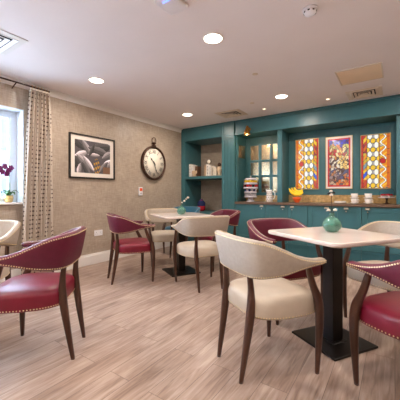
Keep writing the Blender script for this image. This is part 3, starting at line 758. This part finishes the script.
#        x, y, top, bottom, thickness, lean   (half of the wrap, from back centre to arm end)
HALF = [(0, -.196, .814, .584, .048, .045), (.11, -.192, .813, .584, .048, .045), (.197, -.168, .809, .587, .048, .042), (.238, -.115, .790, .594, .047, .034),
        (.264, -.035, .752, .608, .045, .022), (.276, .045, .716, .628, .044, .010), (.281, .14, .695, .645, .044, .003), (.270, .240, .688, .650, .044, 0)]
def band_at(s):      # s in -1..1
    x, y, zt, zb, th, le = interp(HALF, abs(s))
    e = .004; a = interp(HALF, max(abs(s)-e, 0)); c = interp(HALF, min(abs(s)+e, .9999))
    tx, ty = c[0]-a[0], c[1]-a[1]; L_ = hypot(tx, ty) or 1; tx /= L_; ty /= L_
    nx, ny = ty, -tx     # outward
    if s < 0: x = -x; nx = -nx
    return x, y, zt, zb, th, le, nx, ny
def make_chair(name, label, band, seat):
    t = thing(name, label, 'chair', group=None)
    # backrest and arms: one upholstered wrap
    b = MB(); rs = []; NS = 56
    for i in range(NS+1):
        s = -1+2*i/NS; x, y, zt, zb, th, le, nx, ny = band_at(s)
        sh = 1.0
        if i in (0, NS): sh = .55
        if i in (0, NS): 
            mz = (zt+zb)/2; zt = mz+(zt-mz)*.7; zb = mz-(mz-zb)*.7
        h = th/2*sh; ring = []
        for k in range(6):
            a = pi*k/5; off = h*cos(a); z = zt-h+h*sin(a); ring.append((off, z))
        ring.append((-h*1.05, (zt+zb)/2))
        for k in range(6):
            a = pi*k/5; off = -h*cos(a); z = zb+h-h*sin(a); ring.append((off, z))
        ring.append((h*1.1, (zt+zb)/2))
        rs.append([(x+nx*(o+le*(z-zb)/max(zt-zb, .01)), y+ny*(o+le*(z-zb)/max(zt-zb, .01)), z) for o, z in ring])
    b.rings(rs); b.build('backrest', M[band], t)
    # nailheads along both edges of the wrap
    def nail(mb, p, n, r=.0042):
        n = Vector(n).normalized(); a = n.orthogonal().normalized(); c = n.cross(a); p = Vector(p)
        r0 = [tuple(p+a*r*cos(q*pi/3)+c*r*sin(q*pi/3)) for q in range(6)]; r1 = [tuple(p+(a*r*cos(q*pi/3)+c*r*sin(q*pi/3))*.6+n*r*.6) for q in range(6)]
        mb.rings([r0, r1], cap0=False)
    for row in ('top', 'bottom'):
        b = MB(); last = None; i = 0
        for i in range(1200):
            s = -.985+1.97*i/1199; x, y, zt, zb, th, le, nx, ny = band_at(s); h = th/2
            z = zt-.016 if row == 'top' else zb+.014
            k = le*(z-zb)/(zt-zb)+h*.93
            p = (x+nx*k, y+ny*k, z)
            if last is None or hypot(hypot(p[0]-last[0], p[1]-last[1]), p[2]-last[2]) > .0128:
                nail(b, p, (nx, ny, .25 if row == 'top' else -.25)); last = p
        if row == 'top':
            for s in (-1, 1):
                x, y, zt, zb, th, le, nx, ny = band_at(s)
                for k in range(3): nail(b, (x+nx*(k-1)*.011, y+.003, zb+.022), (0, 1, 0), .004)
        b.build('nailhead_trim', M['bronze' if band == 'tealcloth' else 'nail'], t)
    # inner piping on top edge
    b = MB(); pts = []
    for i in range(61):
        s = -.97+1.94*i/60; x, y, zt, zb, th, le, nx, ny = band_at(s); k = le-th/2*.75; pts.append((x+nx*k, y+ny*k, zt-.006))
    b.tube(pts, .003, 6); b.build('piping', M['nail'] if band == 'cream_band' else M['tealcloth'] if band == 'tealcloth' else M['cream_band'], t)
    # seat cushion
    def outline(n=48):
        P = []
        for k in range(n):
            a = 2*pi*k/n; c, s_ = cos(a), sin(a); e = .44
            X = abs(c)**e*(1 if c > 0 else -1); Y = abs(s_)**e*(1 if s_ > 0 else -1)
            hw = .248 if Y > 0 else .248-.05*(-Y)**1.5
            P.append((hw*X, .040+.220*Y+(.012*(1-X*X) if Y > 0 else 0)))
        return P
    O = outline(); b = MB(); rs = []
    for sc, z in ((.93, .352), (.985, .355), (1.0, .372), (1.005, .41), (1.0, .435), (.975, .452), (.92, .463), (.8, .472), (.6, .479), (.35, .483), (.1, .484)):
        rs.append([(x*sc, .040+(y-.040)*sc, z) for x, y in O])
    b.rings(rs); b.build('seat', M[seat], t)
    b = MB(); last = None
    Pn = [Vector((x, y, .366)) for x, y in O]; n = len(Pn)
    for i in range(n):
        for q in range(10):
            p = Pn[i].lerp(Pn[(i+1) % n], q/10)
            if last is None or (p-last).length > .0135:
                nv = Vector((p.x, p.y-.040, 0)).normalized(); nail(b, p+nv*.0005, nv); last = p
    b.build('nailhead_trim', M['bronze' if band == 'tealcloth' else 'nail'], t)
    # legs
    def leg(pts):
        b = MB(); rs = []; m = len(pts)-1
        for i in range(m*5+1):
            x, y, z, rx, ry = interp(pts, i/(m*5))
            rs.append([(x+rx*(abs(cos(a))**.75)*(1 if cos(a) > 0 else -1), y+ry*(abs(sin(a))**.75)*(1 if sin(a) > 0 else -1), z) for a in [2*pi*k/12 for k in range(12)]])
        b.rings(rs); b.build('leg', M['walnut'], t)
    for sx in (-1, 1):
        leg([(sx*.235, .222, 0, .011, .012), (sx*.242, .226, .15, .016, .018), (sx*.252, .224, .32, .020, .024), (sx*.257, .208, .44, .020, .027), (sx*.265, .156, .55, .016, .021), (sx*.274, .116, .658, .013, .016)])
        leg([(sx*.140, -.236, 0, .011, .012), (sx*.144, -.212, .15, .016, .018), (sx*.149, -.186, .33, .021, .024), (sx*.150, -.176, .43, .020, .024), (sx*.148, -.176, .52, .016, .018), (sx*.146, -.184, .60, .014, .015)])
    return t
CH = {'cream': make_chair('armchair', '', 'cream_band', 'cream_seat'), 'burgundy': make_chair('armchair', '', 'plum_band', 'plum_seat'), 'teal': make_chair('armchair', '', 'tealcloth', 'tealcloth')}
used = set()
def chair(kind, x, y, deg, label):
    t = CH[kind] if kind not in used else copy_tree(CH[kind]); used.add(kind)
    t.location = (x, y, 0); t.rotation_euler = (0, 0, radians(deg-90)); t['label'] = label; t['group'] = 'upholstered armchairs with brass nailheads'
chair('teal', -3.14, 4.03, 272, 'teal armchair beyond the far table, in front of the open shelving unit')
T1, T2, T3 = (-.37, 2.234), (-2.39, 3.035), (-2.50, .47)
chair('cream', -.697, 1.716, 56.6, 'large cream armchair in the foreground, back to the viewer, at the nearest table')
chair('burgundy', -1.965, .985, 223.2, 'burgundy armchair at the left edge, nearest the viewer on the curtain side')
chair('burgundy', .138, 1.868, 147, 'burgundy armchair cut by the right edge, in front of the nearest table')
chair('burgundy', -.84, 2.565, 327, 'burgundy armchair behind the nearest table, left of the turquoise vase')
chair('cream', -.03, 2.77, 237, 'cream armchair behind the nearest table, cut by the right edge')
chair('burgundy', -2.71, 2.42, 61, 'burgundy armchair in side view below the framed picture')
chair('cream', -1.85, 2.74, 149, 'cream armchair in front of the far table, its back towards the viewer')
chair('cream', -2.92, 3.31, -36, 'cream armchair behind the far table, under the clock')
chair('burgundy', -2.12, 3.585, 240, 'burgundy armchair behind the far table, in front of the pilaster')
chair('cream', -2.88, .90, 306, 'cream armchair cut by the left edge, below the window sill')

# ------------------------------------------------------------------ tables
def rrect(hw, r, n=8):
    P = []
    for cx, cy, a0 in ((hw-r, hw-r, 0), (-hw+r, hw-r, 90), (-hw+r, -hw+r, 180), (hw-r, -hw+r, 270)):
        for k in range(n+1):
            a = radians(a0+90*k/n); P.append((cx+r*cos(a), cy+r*sin(a)))
    return P
def table(x, y, deg, label, hw=.338):
    t = thing('dining_table', label, 'table', (x, y, 0), (0, 0, radians(deg)), 'square pedestal tables')
    b = MB(); P = rrect(hw, .05)
    b.rings([[(px*s_, py*s_, z) for px, py in P] for s_, z in ((.97, .742), (.99, .745), (1, .752), (1, .764), (.996, .769), (.985, .771))])
    b.build('tabletop', M['marble'], t)
    b = MB(); b.box(-.047, .047, -.047, .047, .016, .742); b.build('column', M['iron'], t, bevel=.004)
    b = MB(); b.box(-.20, .20, -.20, .20, 0, .014); b.box(-.07, .07, -.07, .07, .014, .018); b.build('base_plate', M['iron'], t, bevel=.003)
    b = MB(); b.box(-.2, .2, -.03, .03, .728, .742); b.box(-.03, .03, -.2, -.03, .728, .742); b.box(-.03, .03, .03, .2, .728, .742); b.build('top_bracket', M['iron'], t)
table(*T1, 57, 'nearest square pale marble table with a black pedestal')
table(*T2, 61, 'far square pale marble table with the small vase, near the clock')
table(*T3, 43, 'pale marble table cut by the left edge between burgundy and cream armchairs')

def vase(x, y, sc, label, stems, z0=.7712):
    t = thing('vase', label, 'vase', (x, y, z0), group='turquoise bud vases')
    b = MB(); pr = [(.030, 0), (.048, .008), (.064, .030), (.068, .052), (.060, .078), (.040, .100), (.020, .113), (.015, .128), (.019, .138), (.014, .138), (.011, .125), (.011, .112), (.001, .108)]
    b.lathe([(r*sc, z*sc) for r, z in pr], n=28); b.build('body', M['glaze'], t)
    for st, buds in stems:
        b = MB(); b.tube([tuple(c*sc for c in p) for p in st], .0022*sc, 6); s_ = b.build('stem', M['stem'], t)
        for q, r, m in buds:
            b = MB(); c = tuple(v*sc for v in q)
            for k in range(4): b.ball((c[0]+r*.5*cos(k*1.6), c[1]+r*.5*sin(k*1.6), c[2]+r*.3*(k % 2)), r*.7, 8, 5)
            b.build('bud', M[m], s_)
vase(-.388, 2.306, 1.0, 'round turquoise glass bud vase on the nearest table', [
    ([(0, 0, .10), (0, 0, .18), (-.003, 0, .24), (-.004, 0, .29)], [((-.018, 0, .285), .012, 'ink'), ((.012, .0, .29), .010, 'ink'), ((-.004, 0, .275), .012, 'blossom'), ((-.006, 0, .302), .010, 'blossom')]),
    ([(0, 0, .10), (-.008, 0, .135), (-.02, 0, .158)], [((-.022, 0, .16), .011, 'blossom')]),
    ([(0, 0, .10), (.006, 0, .135), (.02, 0, .16)], [((.022, 0, .163), .012, 'blossom')])])
vase(-2.377, 3.03, .93, 'small round turquoise bud vase on the far table', [
    ([(0, 0, .10), (.01, .0, .15), (.04, .01, .19), (.085, .04, .24)], [((.045, .012, .195), .014, 'blossom'), ((.068, .025, .222), .010, 'blossom'), ((.087, .04, .242), .015, 'blossom')]),
    ([(0, 0, .10), (.002, 0, .14), (.01, 0, .17)], [((.01, 0, .172), .010, 'blossom')])])
# side plate on the left table
t = thing('side_plate', 'white round plate on the table at the left edge', 'plate', (-2.46, .82, .7712))
b = MB(); b.lathe([(.04, 0), (.055, .004), (.085, .012), (.083, .015), (.052, .007), (.001, .006)], n=28); b.build('plate', M['china'], t)

# ------------------------------------------------------------------ on the counter
ZW = .9005
t = thing('fruit_bowl', 'small orange bowl on the counter holding the bananas', 'bowl', (-1.355, 4.86, ZW))
b = MB(); b.lathe([(.035, 0), (.038, .008), (.062, .05), (.075, .082), (.070, .084), (.056, .052), (.03, .014), (.001, .012)], n=28); b.build('bowl', M['bowl'], t)
def banana(x, y, z, a0, a1, yaw, label, R=.098):
    t = thing('banana', label, 'banana', (x, y, z), (0, 0, radians(yaw)), 'bananas in the orange bowl')
    b = MB(); n = 14; pts = []; rad = []
    for i in range(n+1):
        a = radians(a0+(a1-a0)*i/n); pts.append((R*cos(a), 0, R*sin(a))); f = i/n
        rad.append(.0235*min(1, (sin(pi*(.04+.92*f)))**.55))
    b.tube(pts, rad, 8); b.build('skin', M['banana'], t)
    b = MB(); p0 = pts[0]; p1 = pts[-1]
    b.ball(p0, .007, 8, 5); b.ball(p1, .007, 8, 5); b.build('tip', M['tip'], t)
banana(-1.340, 4.808, 1.152, 188, 322, 4, 'front, longest banana of the bunch on the orange bowl', .124)
banana(-1.345, 4.860, 1.150, 180, 330, 0, 'middle banana of the bunch on the orange bowl', .096)
banana(-1.345, 4.912, 1.152, 175, 335, -4, 'rear, shortest banana of the bunch on the orange bowl', .070)
for k, (dx, dy) in enumerate(((-.026, -.016), (.027, -.016), (.0, .029))):
    t = thing('orange', ('orange at the left front of the bowl', 'orange at the right front of the bowl', 'orange at the back of the bowl')[k], 'orange', (-1.355+dx, 4.86+dy, ZW+.068), group='oranges in the bowl')
    b = MB(); b.ball((0, 0, 0), .0275, 16, 10); b.build('peel', M['orange'], t)
# tiered pod rack
t = thing('tiered_rack', 'round clear tiered rack with yellow, red and dark rows on the counter', 'rack', (-2.195, 4.86, ZW))
b = MB(); b.lathe([(.075, 0), (.078, .012), (.05, .03), (.045, .07), (.06, .09), (.04, .095), (.001, .095)], n=28); b.build('foot', M['lilac'], t)
b = MB(); b.lathe([(.008, .09), (.008, .44), (.016, .455), (.012, .475), (.001, .48)], n=12, cap0=False); b.build('centre_rod', M['gun'], t)
for k, (z, m, r) in enumerate(((.11, 'lilac', .11), (.19, 'lilac', .112), (.27, 'maroon', .132), (.35, 'yellow', .125))):
    b = MB(); b.lathe([(.02, z-.034), (r-.004, z-.034), (r+.002, z-.030), (r+.002, z-.004), (r-.002, z-.001), (.02, z-.001)], n=32); tr = b.build('tier', M['lilac'], t)
    for q in range(12):
        a = q*pi/6+k*.2; b = MB(); b.lathe([(.016, 0), (.026, .032), (.027, .036), (.001, .038)], ((r-.028)*cos(a), (r-.028)*sin(a), z), n=10)
        b.build('pod', M['black_pod'] if (k == 2 and q % 3 == 1) else M['navy'] if (k == 1 and q % 2) else M[m], tr)
b = MB(); b.lathe([(.02, .405), (.118, .40), (.12, .405), (.09, .43), (.02, .44)], n=32); b.build('lid', M['lilac'], t)
# spotted jug
t = thing('spotted_jug', 'tall cream jug with brown spots and a looped handle', 'jug', (-1.835, 4.86, ZW))
pr = [(.046, 0), (.056, .006), (.058, .03), (.053, .12), (.046, .19), (.048, .215), (.044, .215), (.042, .19), (.046, .12), (.048, .02), (.001, .012)]
b = MB(); b.lathe(pr, n=28); b.build('body', M['china'], t)
b = MB(); b.tube([(.048, 0, .18), (.075, 0, .185), (.098, 0, .16), (.10, 0, .11), (.082, 0, .065), (.052, 0, .045)], .008, 8); b.build('handle', M['china'], t)
b = MB(); b.add([(-.02-.0, -.0+y_*.02, .205+0) for y_ in (-1, 1)]+[(-.066, 0, .222), (-.045, -.02, .17), (-.045, .02, .17)], [(0, 2, 1), (0, 3, 2), (1, 2, 4), (2, 3, 4)]); b.build('spout', M['china'], t)
b = MB()
for j in range(6):
    z = .022+j*.031; r = .0585-.0105*(z/.2)
    for k in range(9):
        a = (k+(j % 2)*.5)*2*pi/9
        n = Vector((cos(a), sin(a), .06)).normalized(); c = Vector((r*cos(a), r*sin(a), z)); u = Vector((-sin(a), cos(a), 0)); w_ = n.cross(u)
        b.rings([[tuple(c+n*h_+(u*cos(q*pi/4)+w_*sin(q*pi/4))*.0105) for q in range(8)] for h_ in (-.003, .0018)])
b.build('brown_spots', M['brown'], t)
# cups and saucers
def cup_proto():
    t = thing('cup', '', 'cup', group='stacked white cups')
    b = MB(); b.lathe([(.022, 0), (.026, .004), (.044, .022), (.051, .056), (.049, .056), (.042, .022), (.001, .008)], n=24); b.build('bowl', M['china'], t)
    b = MB(); b.tube([(.045, 0, .044), (.062, 0, .044), (.066, 0, .028), (.056, 0, .014), (.040, 0, .018)], .004, 6); b.build('handle', M['china'], t)
    s_ = thing('saucer', '', 'saucer', group='white saucers under the cups')
    b = MB(); b.lathe([(.03, 0), (.035, .003), (.066, .012), (.064, .015), (.03, .007), (.001, .006)], n=28); b.build('plate', M['china'], s_)
    return t, s_
cp, sp = cup_proto(); first = True
for nm, x, y in (('left', -.505, 4.86), ('right', -.325, 4.86)):
    z = ZW; Q = 1.2
    for k in range(2):
        s_ = sp if first else copy_tree(sp); c = cp if first else copy_tree(cp); first = False
        lv = ('lower', 'upper')[k]
        s_.location = (x, y, z); s_['label'] = '%s white saucer in the %s stack of cups on the counter' % (lv, nm)
        s_.scale = c.scale = (1, 1, Q); c.location = (x, y, z+.0065*Q); c.rotation_euler = (0, 0, (-.3, -.8)[k]); c['label'] = '%s white cup in the %s stack on the counter' % (lv, nm)
        z += .0635*Q
for k, (x, z, r) in enumerate(((-.70, ZW, 1), (-.70, ZW+.009, .97), (-.70, ZW+.018, .94))):
    t = thing('plate', ('bottom', 'middle', 'top')[k]+' white plate of the low pile below the central glass', 'plate', (x, 4.86, z), group='low pile of plates')
    b = MB(); b.lathe([(.05*r, 0), (.06*r, .003), (.092*r, .013), (.090*r, .016), (.055*r, .008), (.001, .007)], n=28); b.build('plate', M['china'], t)
# cake stand
t = thing('cake_stand', 'glass domed cake stand at the right of the counter', 'cake stand', (-.098, 4.86, ZW))
b = MB(); b.lathe([(.055, 0), (.056, .006), (.016, .018), (.010, .05), (.018, .085), (.001, .086)], n=28); b.build('foot', M['bronze'], t)
b = MB(); b.lathe([(.018, .085), (.105, .092), (.110, .098), (.105, .100), (.001, .096)], n=36, cap0=False); b.build('plate', M['china'], t)
b = MB(); b.lathe([(.092, .101), (.092, .17), (.08, .205), (.05, .228), (.012, .236), (.011, .25), (.001, .252), (.001, .234), (.048, .225), (.077, .203), (.089, .169), (.089, .101)], n=36, cap0=False, cap1=False); b.build('glass_dome', M['glass'], t)
for k in range(7):
    a = k*2*pi/6; r = .055 if k < 6 else 0
    t = thing('cupcake', ('red topped cupcake under the glass dome, number of look-alike ring' if 0 else 'red topped cupcake under the glass dome'), 'cupcake', (-.098+r*cos(a), 4.86+r*sin(a), ZW+.1005), group='red topped cupcakes')
    b = MB(); b.lathe([(.013, 0), (.020, .022), (.001, .023)], n=14); b.build('paper_case', M['dial'], t)
    b = MB(); b.lathe([(.021, .022), (.023, .030), (.015, .042), (.001, .047)], n=14); b.build('icing', M['red'], t)

# ------------------------------------------------------------------ in the open shelves
ZS1 = 1.4005; 
def book(x0, x1, y0, y1, h, m, label, dots=False, z=ZS1, group='books on the teal shelf'):
    t = thing('book', label, 'book', ((x0+x1)/2, y0, z), group=group)
    w = (x1-x0)/2; d = y1-y0
    b = MB(); b.box(-w, -w+.003, 0, d, 0, h); b.box(w-.003, w, 0, d, 0, h); b.box(-w+.003, w-.003, 0, .003, 0, h); b.build('cover', M[m], t, bevel=.001)
    b = MB(); b.box(-w+.003, w-.003, .003, d-.004, .003, h-.004); b.build('pages', M['pages'], t)
    if dots:
        b = MB()
        for k in range(7): b.box(-w*.45, w*.45, -.001, 0, .02+k*(h-.04)/7, .02+k*(h-.04)/7+.012)
        b.build('spine_marks', M['ink'], t)
book(-3.595, -3.545, 4.84, 5.02, .265, 'cover3', 'tall white book at the far left of the shelf', True)
book(-3.538, -3.50, 4.85, 5.02, .25, 'cover3', 'second white book from the left on the shelf', True)
book(-3.495, -3.43, 4.92, 5.05, .225, 'brown', 'thick book behind the shell ornament, darkened like a shaded gap')  # dark cover stands in for the shaded gap between the books
book(-3.26, -3.20, 4.92, 5.08, .24, 'cover2', 'tan book leftmost in the middle row, beside the marked books')
book(-3.195, -3.135, 4.90, 5.08, .245, 'cover3', 'white book with dark marks right of the tan pair', True)
book(-3.13, -3.085, 4.90, 5.08, .225, 'cover3', 'thin white marked book in the middle row', True)
book(-3.07, -3.015, 4.90, 5.06, .20, 'cover', 'shorter cream book right of the marked books', True)
book(-3.01, -2.955, 4.90, 5.06, .185, 'cover', 'shortest cream book at the right end of the row')
t = thing('coral_ornament', 'beige knotted coral ornament beside the white books', 'ornament', (-3.44, 4.82, ZS1))
b = MB()
for k in range(5):
    a = k*1.25; b.tube([(0, 0, .02), (.03*cos(a), .02*sin(a), .06), (.055*cos(a), .03*sin(a), .08+.02*(k % 3)), (.045*cos(a+.5), .03*sin(a+.5), .12)], [.02, .018, .015, .010], 8)
b.box(-.04, .04, -.025, .025, 0, .02); b.build('coral', M['shell'], t, bevel=.004)
t = thing('table_clock', 'small round silver clock standing on the middle books', 'clock', (-3.165, 4.96, ZS1+.2455))
b = MB(); b.lathe([(.001, -.012), (.05, -.012), (.055, 0), (.05, .014), (.044, .014)], (0, 0, .058), n=28, ax='y', cap1=False)
for v in range(len(b.v)): b.v[v] = (b.v[v][0], -b.v[v][1], b.v[v][2])
b.box(-.025, .025, -.012, .012, 0, .008); b.build('case', M['bronze'], t)
b = MB(); b.lathe([(.001, -.013), (.044, -.013), (.044, -.011)], (0, 0, .058), n=28, ax='y'); b.build('dial', M['dial'], t)
t = thing('figurine', 'rounded beige figurine with a dark head at the right end of the shelf', 'figurine', (-2.86, 4.86, ZS1))
b = MB(); b.lathe([(.045, 0), (.05, .01), (.03, .04), (.05, .09), (.056, .13), (.035, .18), (.001, .185)], n=20); b.build('body', M['shell'], t)
b = MB(); b.ball((0, -.005, .215), .038, 14, 9, sc=(1, .9, 1.1)); b.build('head', M['bronze'], t)
# on the lower shelf
t = thing('cloth_bag', 'navy and red cloth bag standing on the lower shelf', 'bag', (-3.385, 5.0, .681))
b = MB(); b.lathe([(.05, 0), (.075, .02), (.085, .08), (.08, .12)], n=24, cap1=False); b.lathe([(.08, .12), (.06, .13), (.001, .131)], n=24, cap0=False); b.build('lower_bag', M['redcloth'], t)
b = MB(); b.lathe([(.081, .10), (.086, .13), (.08, .18), (.05, .215), (.022, .228), (.034, .25), (.001, .245)], n=24, cap0=False); b.build('upper_bag', M['navycloth'], t)
b = MB(); b.tube([(.028*cos(a), .028*sin(a), .228) for a in [2*pi*k/16 for k in range(16)]], .005, 6, closed=True); b.build('drawstring', M['redcloth'], t)
